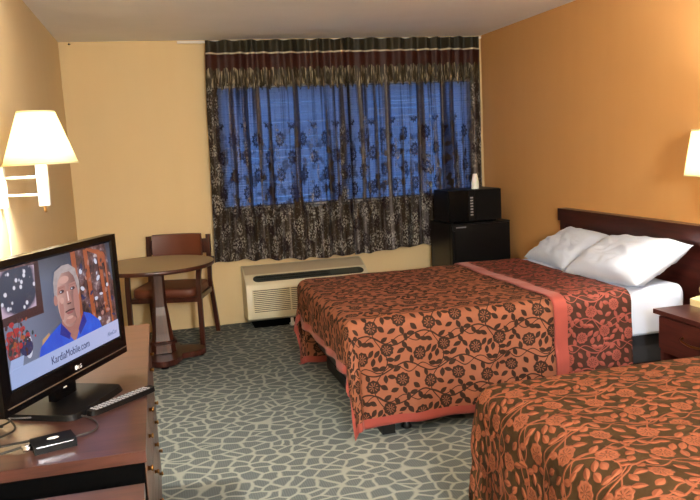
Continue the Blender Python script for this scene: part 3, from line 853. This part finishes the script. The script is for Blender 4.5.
# adapter box
Ma = Matrix.Translation((.355, -4.545, DZ)) @ Matrix.Rotation(math.radians(18), 4, 'Z')
ad = thing('adapter_box', (.355, -4.545, DZ), 'small black adapter box on the dresser in front of the television', 'adapter')
keep(ad, box('casing', (-.052, -.034, 0), (.052, .034, .024), M_black, bevel=.005, M=Ma))
keep(ad, box('edge_strip', (-.046, -.0348, .017), (.044, -.0338, .0195), M_chrome, bevel=0, M=Ma))
bm = bmesh.new(); lathe(bm, [(0, 0), (.011, 0), (.009, .002), (0, .003)], (0, 0, .024), 16, 1.4, .7)
for v in bm.verts: v.co = Ma @ v.co
keep(ad, finish('indicator', bm, M_whitemetal, smooth=True))
for yy in (-.006, .012):
    bm = bmesh.new(); tube(bm, [Ma @ Vector((-.075, yy, .012)), Ma @ Vector((-.050, yy, .012))], .006, 10); keep(ad, finish('plug', bm, M_chrome, smooth=True))
# remote control
p0, p1 = Vector((.425, -4.335, DZ)), Vector((.605, -4.155, DZ)); rl = (p1 - p0).length
Mr = Matrix.Translation((p0 + p1) / 2) @ Matrix.Rotation(math.atan2(p1.y - p0.y, p1.x - p0.x), 4, 'Z')
rm = thing('remote_control', ((p0 + p1) / 2), 'black remote control lying at the dresser edge beside the television stand', 'remote control')
bm = bmesh.new(); pts = []
for k in range(40):
    a = 2 * PI * k / 40; c, s = math.cos(a), math.sin(a)
    pts.append((rl / 2 * math.copysign(abs(c) ** .35, c), .021 * math.copysign(abs(s) ** .5, s)))
prism(bm, pts, lambda p: Mr @ Vector((*p, 0)), lambda p: Mr @ Vector((p[0] * .985, p[1] * .9, .015)))
keep(rm, finish('casing', bm, M_black, bevel=.003))
for i in range(15):
    for j in (-1, 0, 1):
        x = -rl / 2 + .022 + i * .0145
        bm = bmesh.new(); B(bm, x - .004, j * .011 - .003, .0145, x + .004, j * .011 + .003, .0168, M=Mr)
        keep(rm, finish('button', bm, M_grey, bevel=.001, seg=1))

# ------------------------------------------------------------------ swing-arm wall lamps
def shade_mat():
    m = Mat('lamp_shade_cloth'); m.set(.8, spec=.1); m.color(rgb(250, 244, 222))
    t = m.n('ShaderNodeBsdfTranslucent'); t.inputs[0].default_value = rgb(255, 244, 208)
    x = m.n('ShaderNodeMixShader'); x.inputs[0].default_value = .55
    m.l(m.b.outputs[0], x.inputs[1]); m.l(t.outputs[0], x.inputs[2]); m.l(x.outputs[0], m.out.inputs[0]); return m.m
M_shade = shade_mat(); M_bind = plain('shade_binding', rgb(214, 204, 160), .7)
M_bulb = emis('bulb_glow', (1, .84, .55, 1), 22)
def lamp(wx, wy, wz, lx, ly, label, power, post=.155, sb=.153, st=.076, hh=.225, zb=1.485, full=True):
    """wall plate at (wx,wy,wz), shade axis at (lx,ly)"""
    s = 1 if lx > wx else -1
    t = thing('wall_lamp', (wx, wy, wz), label, 'lamp', 'swing arm wall lamps')
    keep(t, box('wall_plate', (min(wx, wx + s * .028), wy - .02, wz - .09), (max(wx, wx + s * .028), wy + .02, wz + .09), M_whitemetal, bevel=.006))
    elbow = Vector((lx, ly, 0))
    for dz in (-.038, .038):
        bm = bmesh.new(); tube(bm, [(wx + s * .02, wy, wz + dz), (lx, ly, wz + dz)], .006, 10); keep(t, finish('swing_arm', bm, M_whitemetal, smooth=True))
    bm = bmesh.new(); B(bm, lx - .022, ly - .022, wz - .085, lx + .022, ly + .022, zb + .01)
    keep(t, finish('post', bm, M_whitemetal, bevel=.005))
    bm = bmesh.new(); lathe(bm, [(0, -.03), (.006, -.028), (.006, 0), (0, 0)], (lx, ly, wz - .085), 10); keep(t, finish('switch_knob', bm, M_brass, smooth=True))
    bm = bmesh.new(); lathe(bm, [(0, 0), (.016, 0), (.016, .05), (0, .05)], (lx, ly, zb + .01), 16); keep(t, finish('socket', bm, M_white, smooth=False))
    bm = bmesh.new(); lathe(bm, [(.010, .05), (.018, .07), (.029, .10), (.029, .12), (.018, .142), (0, .15)], (lx, ly, zb + .01), 20); keep(t, finish('bulb', bm, M_bulb, smooth=True))
    bm = bmesh.new(); lathe(bm, [(sb, 0), (st, hh), (st - .002, hh), (sb - .002, 0), (sb, 0)], (lx, ly, zb), 48)
    sh = keep(t, finish('lamp_shade', bm, M_shade, smooth=True))
    for r, zz in ((sb + .0005, .0), (st + .0005, hh - .008)):
        bm = bmesh.new()
        lathe(bm, [(r - .003, zz), (r + .0015, zz), (r + (-.001 if zz == 0 else .001), zz + .008), (r - .004, zz + .008), (r - .003, zz)], (lx, ly, zb), 48)
        keep(t, finish('shade_trim', bm, M_bind, smooth=True))
    bm = bmesh.new()
    for k in range(3):
        a = 2 * PI * k / 3 + .4
        tube(bm, [(lx + .015 * math.cos(a), ly + .015 * math.sin(a), zb + hh - .02), (lx + (st - .002) * math.cos(a), ly + (st - .002) * math.sin(a), zb + hh - .006)], .0015, 6)
    keep(t, finish('shade_spider', bm, M_chrome))
    ld = bpy.data.lights.new('bulb_light', 'POINT'); ld.energy = power; ld.color = (1, .94, .84); ld.shadow_soft_size = .035
    lo = bpy.data.objects.new('bulb_light', ld); COL.objects.link(lo); lo.location = (lx, ly, zb + .125); keep(t, lo)
    return t
lamp(0, -2.97, 1.395, .20, -3.10, 'white swing-arm wall lamp with lit cream shade above the television', 170)
lamp(W, -3.42, 1.17, 3.37, -3.40, 'white-shaded wall lamp on the orange wall at the right edge, above the nightstand', 85, sb=.165, st=.132, hh=.23, zb=1.262)
cable('lamp_cord', [(.006, -2.935, 1.30), (.012, -2.92, 1.2), (.006, -2.90, 1.05), (.014, -2.91, .9), (.008, -2.93, .75)], .003, M_white, 'thin pale cord hanging down the left wall below the lamp', 'cord')

# ------------------------------------------------------------------ beds
BZ = .62
def bed(y0, y1, x0, label, group):
    """y0 < y1; foot at x0, head at the right wall"""
    b = thing('bed', ((x0 + 3.55) / 2, (y0 + y1) / 2, 0), label, 'bed', group)
    keep(b, box('mattress', (x0 + .045, y0 + .035, .38), (3.49, y1 - .035, BZ - .014), M_sheet, bevel=.06, seg=4))
    keep(b, box('box_spring', (x0 + .10, y0 + .03, .20), (3.55, y1 - .03, .378), M_box, bevel=.015))
    bm = bmesh.new()
    B(bm, x0 + .12, y0 + .03, .15, 3.5, y0 + .07, .2); B(bm, x0 + .12, y1 - .07, .15, 3.5, y1 - .03, .2); B(bm, x0 + .12, y0 + .07, .15, x0 + .16, y1 - .07, .2); B(bm, 2.6, y0 + .07, .15, 2.64, y1 - .07, .2)
    keep(b, finish('metal_frame', bm, M_blackmetal))
    keep(b, box('foot_rail', (x0 + .17, y0 + .03, .0), (x0 + .24, y1 - .05, .075), M_blackmetal, bevel=.006))
    for x in (x0 + .32, 2.62, 3.4):
        for y in (y0 + .08, y1 - .08):
            bm = bmesh.new(); lathe(bm, [(0, 0), (.022, 0), (.03, .012), (.02, .03), (.016, .04), (.016, .15), (0, .15)], (x, y, 0), 14)
            keep(b, finish('leg', bm, M_blackmetal, smooth=True))
    return b
def spread(name, y0, y1, x0, xh, A, Bn, Bf, mats, label, res=.016, seed=0., rump=.006, trim=.045, xc=None, R_=.055, off=0., flare=.0, parent=None, xtrim=False, footflare=.10):
    """cloth over the mattress: A = drop at the foot, Bn = drop at the near side (y0), Bf = drop at far side (y1).
    s runs from the foot hem to the head, t from near hem to far hem"""
    top = BZ + off; xs = x0 - A if xc is None else xc
    Lx, Ly = xh - xs, (y1 - y0) + Bn + Bf
    nu, nv = int(Lx / res), int(Ly / res)
    def drop(d, al):
        q = PI * R_ / 2
        if d < q: return R_ * math.sin(d / R_), R_ * (1 - math.cos(d / R_))
        return R_ + (d - q) * math.sin(al), R_ + (d - q) * math.cos(al)
    def f(i, j):
        s = xs + Lx * i / nu; t = y0 - Bn + Ly * j / nv
        a = (x0 + R_) - s; bn = (y0 + R_) - t; bf = t - (y1 - R_)
        b, sg, yb = (bn, -1, y0 + R_) if bn > bf else (bf, 1, y1 - R_)
        a_, b_ = max(a, 0), max(b, 0)
        r = (a_ ** 2.35 + b_ ** 2.35) ** (1 / 2.35)
        n3 = noise.noise((s * 2.6 + seed, t * 2.6, 0)); n4 = noise.noise((s * 9, t * 7 + seed, 3)); n5 = noise.noise((s * 3.3 + t * 5, seed, t * 1.2))
        if r <= 0:
            return Vector((s, t, top + rump * n3 + rump * .5 * n4 + rump * (1 - abs(n5) * 5 if abs(n5) < .2 else 0) * .7))
        ph = math.atan2(b_, a_)                 # 0 foot .. pi/2 side
        corner = math.sin(2 * ph)
        al = .04 + footflare * corner ** 2 + .03 * math.sin(ph * 3 + s * 3)
        o, dn = drop(r, al)
        if dn > top - .012:                     # cloth lies on the carpet
            ex = dn - (top - .012); dn = top - .012 - .004 * corner; o += ex
        fold = min(1, dn / .3)
        wv = fold * (.012 * math.sin((s if b_ > a_ else t) * 17 + seed + 2 * n3) + .010 * n4 * 2)
        o += wv
        zz = top - dn + rump * .6 * n3 * (1 - fold)
        return Vector((min(s, 9) if a_ <= 0 else (x0 + R_) - o * math.cos(ph), (yb + sg * o * math.sin(ph)) if b_ > 0 else t, max(zz, .008)))
    def mi(i, j):
        s = xs + Lx * (i + .5) / nu; t = (Ly * (j + .5) / nv)
        e = min(t, Ly - t)
        if not xtrim or xtrim == 'foot': e = min(e, s - xs)
        return 1 if e < trim else 0
    o = gridmesh(name, nu, nv, f, mats, uv=lambda i, j: (xs + Lx * i / nu, Ly * j / nv), mi=mi)
    sm = o.modifiers.new('thickness', 'SOLIDIFY'); sm.thickness = .006; sm.offset = 1
    if parent: keep(parent, o)
    return o
B1 = dict(y0=-2.985, y1=-1.60, x0=1.58)
bed(-2.985, -1.60, 1.53, 'far double bed with white pillows beside the fridge corner', 'beds')
bed(-5.50, -4.13, 1.71, 'near double bed at the bottom right, wholly under its rumpled cover', 'beds')
def headboard(ya, yb, label):
    h = thing('headboard', (3.62, (ya + yb) / 2, .3), label, 'headboard', 'wooden headboards on the orange wall')
    keep(h, box('panel', (3.615, ya + .02, .30), (W - .004, yb - .02, .86), M_darkwood, bevel=.004))
    keep(h, box('top_rail', (3.58, ya, .865), (W - .004, yb, .955), M_darkwood, bevel=.012, seg=3))
    keep(h, box('lower_moulding', (3.598, ya + .01, .83), (3.64, yb - .01, .862), M_darkwood, bevel=.008))
    for y in (ya, yb - .07): keep(h, box('side_stile', (3.60, y, .05), (W - .004, y + .07, .865), M_darkwood, bevel=.006))
headboard(-3.14, -1.465, 'dark cherry headboard behind the two white pillows')
headboard(-5.70, -3.95, 'second dark cherry headboard at the near bed beyond the nightstand')
# bedspreads
sp = spread('bedspread', -2.985, -1.60, 1.53, 3.135, .25, .53, .57, [M_spread, M_trim], '', seed=1., parent=None)
sp.name = 'cover_cloth'
e1 = thing('bedspread', (2.3, -2.3, BZ), 'salmon floral bedspread with brown flowers and coral hem on the far bed', 'bedspread', 'bedspreads'); keep(e1, sp)
cf = spread('folded_cuff', -2.997, -1.588, 1.53, 3.145, .25, .53, .57, [M_cuff, M_trim], '', seed=1., xc=2.67, R_=.062, off=.011, trim=.085, xtrim=None)
keep(e1, cf)
sp2 = spread('bedspread', -5.51, -4.12, 1.70, 3.45, .44, .50, .40, [M_reverse, M_reverse], 'rumpled olive and coral floral bedspread on the near bed at bottom right', seed=7.3, rump=.014, R_=.085, off=.012, footflare=.05)
tag(sp2, 'rumpled olive and coral floral bedspread on the near bed at bottom right', 'bedspread', 'bedspreads')
# white sheet at the head of the far bed
def sheet():
    y0, y1 = -2.975, -1.61; Bs = .235; Ly = (y1 - y0) + 2 * Bs; nu, nv = 26, 110; R_ = .05; top = BZ + .003
    def f(i, j):
        s = 3.04 + .455 * i / nu; t = y0 - Bs + Ly * j / nv
        b, sg, yb = ((y0 + R_) - t, -1, y0 + R_) if (y0 + R_) - t > t - (y1 - R_) else (t - (y1 - R_), 1, y1 - R_)
        n = noise.noise((s * 6, t * 5, 2)); w_ = noise.noise((s * 14, t * 3, 5))
        if b <= 0: return Vector((s, t, top + .004 * n))
        q = PI * R_ / 2
        if b < q: o, dn = R_ * math.sin(b / R_), R_ * (1 - math.cos(b / R_))
        else: o, dn = R_ + (b - q) * .02 + .006 * w_ * min(1, (b - q) * 8), R_ + (b - q)
        return Vector((s, yb + sg * o, top - dn))
    o = gridmesh('bed_sheet', nu, nv, f, [M_sheet]); sm = o.modifiers.new('t', 'SOLIDIFY'); sm.thickness = .003; sm.offset = 1
    return tag(o, 'white fitted sheet showing at the head of the far bed', 'sheet')
sheet()
def pillow(name, c, L_, Wd, T_, rot, label, seed):
    bm = bmesh.new(); n, m_ = 44, 30
    Mx = Matrix.Translation(c) @ rot
    def surf(u, v, s):
        a = max(0, 1 - abs(u) ** 3.6) ** .62; b = max(0, 1 - abs(v) ** 3.2) ** .6
        pin = 1 - .10 * (1 - v * v) * 0
        x = u * L_ / 2 * (1 - .07 * (1 - abs(v)) * 0 - .06 * (1 - v * v) * (abs(u) ** 4)); y = v * Wd / 2 * (1 - .09 * (1 - u * u) * abs(v) ** 4)
        z_ = s * T_ / 2 * a * b * (1 + .12 * noise.noise((u * 2, v * 2, seed)))
        wr = .021 * noise.noise((u * 3 + v * 2, v * 2.5, seed + s)) + .010 * (abs(noise.noise((u * 4 - v * 2, v * 5, seed))) * -2) + .006 * noise.noise((u * 3, v * 11, seed))
        return Mx @ Vector((x, y, z_ + wr * a * b * s))
    g = {}
    for s in (1, -1):
        for i in range(n + 1):
            for j in range(m_ + 1):
                u, v = -1 + 2 * i / n, -1 + 2 * j / m_
                if s == -1 and (i in (0, n) or j in (0, m_)): g[s, i, j] = g[1, i, j]
                else: g[s, i, j] = bm.verts.new(surf(u, v, s))
        for i in range(n):
            for j in range(m_):
                q = [g[s, i, j], g[s, i + 1, j], g[s, i + 1, j + 1], g[s, i, j + 1]]
                bm.faces.new(q if s == 1 else q[::-1])
    return tag(finish(name, bm, M_sheet, smooth=True), label, 'pillow', 'white pillows on the far bed')
def prot(yawd, tiltd, roll=0):   # long axis along Y, back edge raised against the headboard
    return Matrix.Rotation(math.radians(yawd), 4, 'Z') @ Matrix.Rotation(math.radians(-tiltd), 4, 'Y') @ Matrix.Rotation(math.radians(90 + roll), 4, 'Z')
pillow('pillow', (3.375, -1.95, .727), .62, .42, .17, prot(-4, 26), 'farther white pillow, partly tucked behind the front one at the headboard', 1.)
pillow('pillow', (3.34, -2.655, .742), .67, .45, .19, prot(3, 25, 3), 'nearer plump white pillow with its corner toward the nightstand', 9.)

# ------------------------------------------------------------------ nightstand with telephone
ns = thing('nightstand', (3.35, -3.58, 0), 'dark cherry nightstand between the two beds', 'nightstand')
NZ = .595
keep(ns, box('top', (3.075, -3.90, NZ - .024), (3.60, -3.285, NZ), M_darkwood, bevel=.007, seg=3))
bm = bmesh.new()
B(bm, 3.10, -3.885, .04, 3.12, -3.305, .36) if False else None
B(bm, 3.11, -3.885, .05, 3.59, -3.862, NZ - .024); B(bm, 3.11, -3.323, .05, 3.59, -3.30, NZ - .024)
B(bm, 3.57, -3.862, .05, 3.59, -3.323, NZ - .024); B(bm, 3.11, -3.862, .05, 3.57, -3.323, .08); B(bm, 3.11, -3.862, .37, 3.57, -3.323, .39)
keep(ns, finish('carcass', bm, M_darkwood))
for y in (-3.88, -3.33):
    for x in (3.12, 3.55): keep(ns, box('foot', (x, y, 0), (x + .03, y + .03, .05), M_darkwood))
dr = keep(ns, box('drawer', (3.092, -3.875, .395), (3.118, -3.31, NZ - .035), M_darkwood, bevel=.006))
bm = bmesh.new(); tube(bm, smooth_path([(3.092, -3.69, .485), (3.068, -3.67, .478), (3.060, -3.59, .470), (3.068, -3.51, .478), (3.092, -3.49, .485)], 6), .006, 8)
hd = finish('handle', bm, M_brass, smooth=True); hd.parent = dr
ph = thing('telephone', (3.38, -3.46, NZ), 'ivory telephone on the nightstand at the right edge', 'telephone')
bm = bmesh.new(); prism(bm, [(-.11, 0), (.11, 0), (.11, .075), (-.11, .035)], lambda p: (3.39 + p[0], -3.51, NZ + p[1]), lambda p: (3.39 + p[0], -3.305, NZ + p[1]))
keep(ph, finish('body', bm, M_beige, bevel=.008, seg=3))
bm = bmesh.new(); tube(bm, smooth_path([(3.33, -3.33, NZ + .075), (3.39, -3.33, NZ + .088), (3.46, -3.33, NZ + .092)], 4), [.022] * 9, 12)
keep(ph, finish('handset', bm, M_beige, smooth=True))
for i in range(4):
    for j in range(3):
        x, y = 3.33 + i * .03, -3.46 + j * .027; zz = NZ + .035 + (x - 3.28) * .182
        keep(ph, box('button', (x - .008, y - .008, zz), (x + .008, y + .008, zz + .006), M_grey, bevel=.001))

# ------------------------------------------------------------------ light
wd = bpy.data.worlds.new('dusk'); SC.world = wd; wd.use_nodes = True
bg = wd.node_tree.nodes['Background']
bg.inputs[0].default_value = (.115, .27, .66, 1); bg.inputs[1].default_value = .80
def fill_pendant(x, y, label):  # unseen glowing globe, added to brighten the ceiling and foreground
    t = thing('fill_pendant', (x, y, H), label, 'lamp', 'added fill lamps')
    bm = bmesh.new(); lathe(bm, [(0, 0), (.07, 0), (.06, -.02), (0, -.025)], (x, y, H), 32); keep(t, finish('canopy', bm, M_white))
    bm = bmesh.new(); tube(bm, [(x, y, H - .02), (x, y, H - .60)], .006); keep(t, finish('rod', bm, M_white))
    bm = bmesh.new(); lathe(bm, [(0, -.60)] + [(.18 * math.sin(PI * k / 12), -.78 + .18 * math.cos(PI * k / 12)) for k in range(1, 12)] + [(0, -.96)], (x, y, H), 32)
    g = keep(t, finish('globe', bm, M_fillglobe, smooth=True))
M_fillglobe = emis('fill_globe_glow', (.97, .99, 1, 1), 165)
fill_pendant(1.25, -7.1, 'unseen white globe lamp added behind the camera as fill light')
# ------------------------------------------------------------------ camera
f_, yaw_, pitch_, roll_ = 751.3044, .246099, .1363336, -.0517851
cy, sy, cp, sp_ = math.cos(yaw_), math.sin(yaw_), math.cos(pitch_), math.sin(pitch_)
fw = Vector((sy * cp, cy * cp, -sp_)); rt = Vector((cy, -sy, 0)); up = rt.cross(fw)
r2 = rt * math.cos(roll_) + up * math.sin(roll_); u2 = -rt * math.sin(roll_) + up * math.cos(roll_)
cam = bpy.data.cameras.new('camera'); co = bpy.data.objects.new('camera', cam); COL.objects.link(co)
cam.sensor_width = 36; cam.lens = f_ / 700 * 36; cam.clip_start = .05
Mc = Matrix((r2, u2, -fw)).transposed().to_4x4(); Mc.translation = Vector((.671377, -6.557623, 1.493307)); co.matrix_world = Mc
SC.camera = co
SC.view_settings.view_transform = 'Standard'; SC.view_settings.look = 'None'; SC.view_settings.gamma = 1
SC.view_settings.use_curve_mapping = False
SC.view_settings.exposure = 1.2
SC.cycles.max_bounces = 8; SC.cycles.transparent_max_bounces = 16
SC.cycles.caustics_refractive = False; SC.cycles.caustics_reflective = False
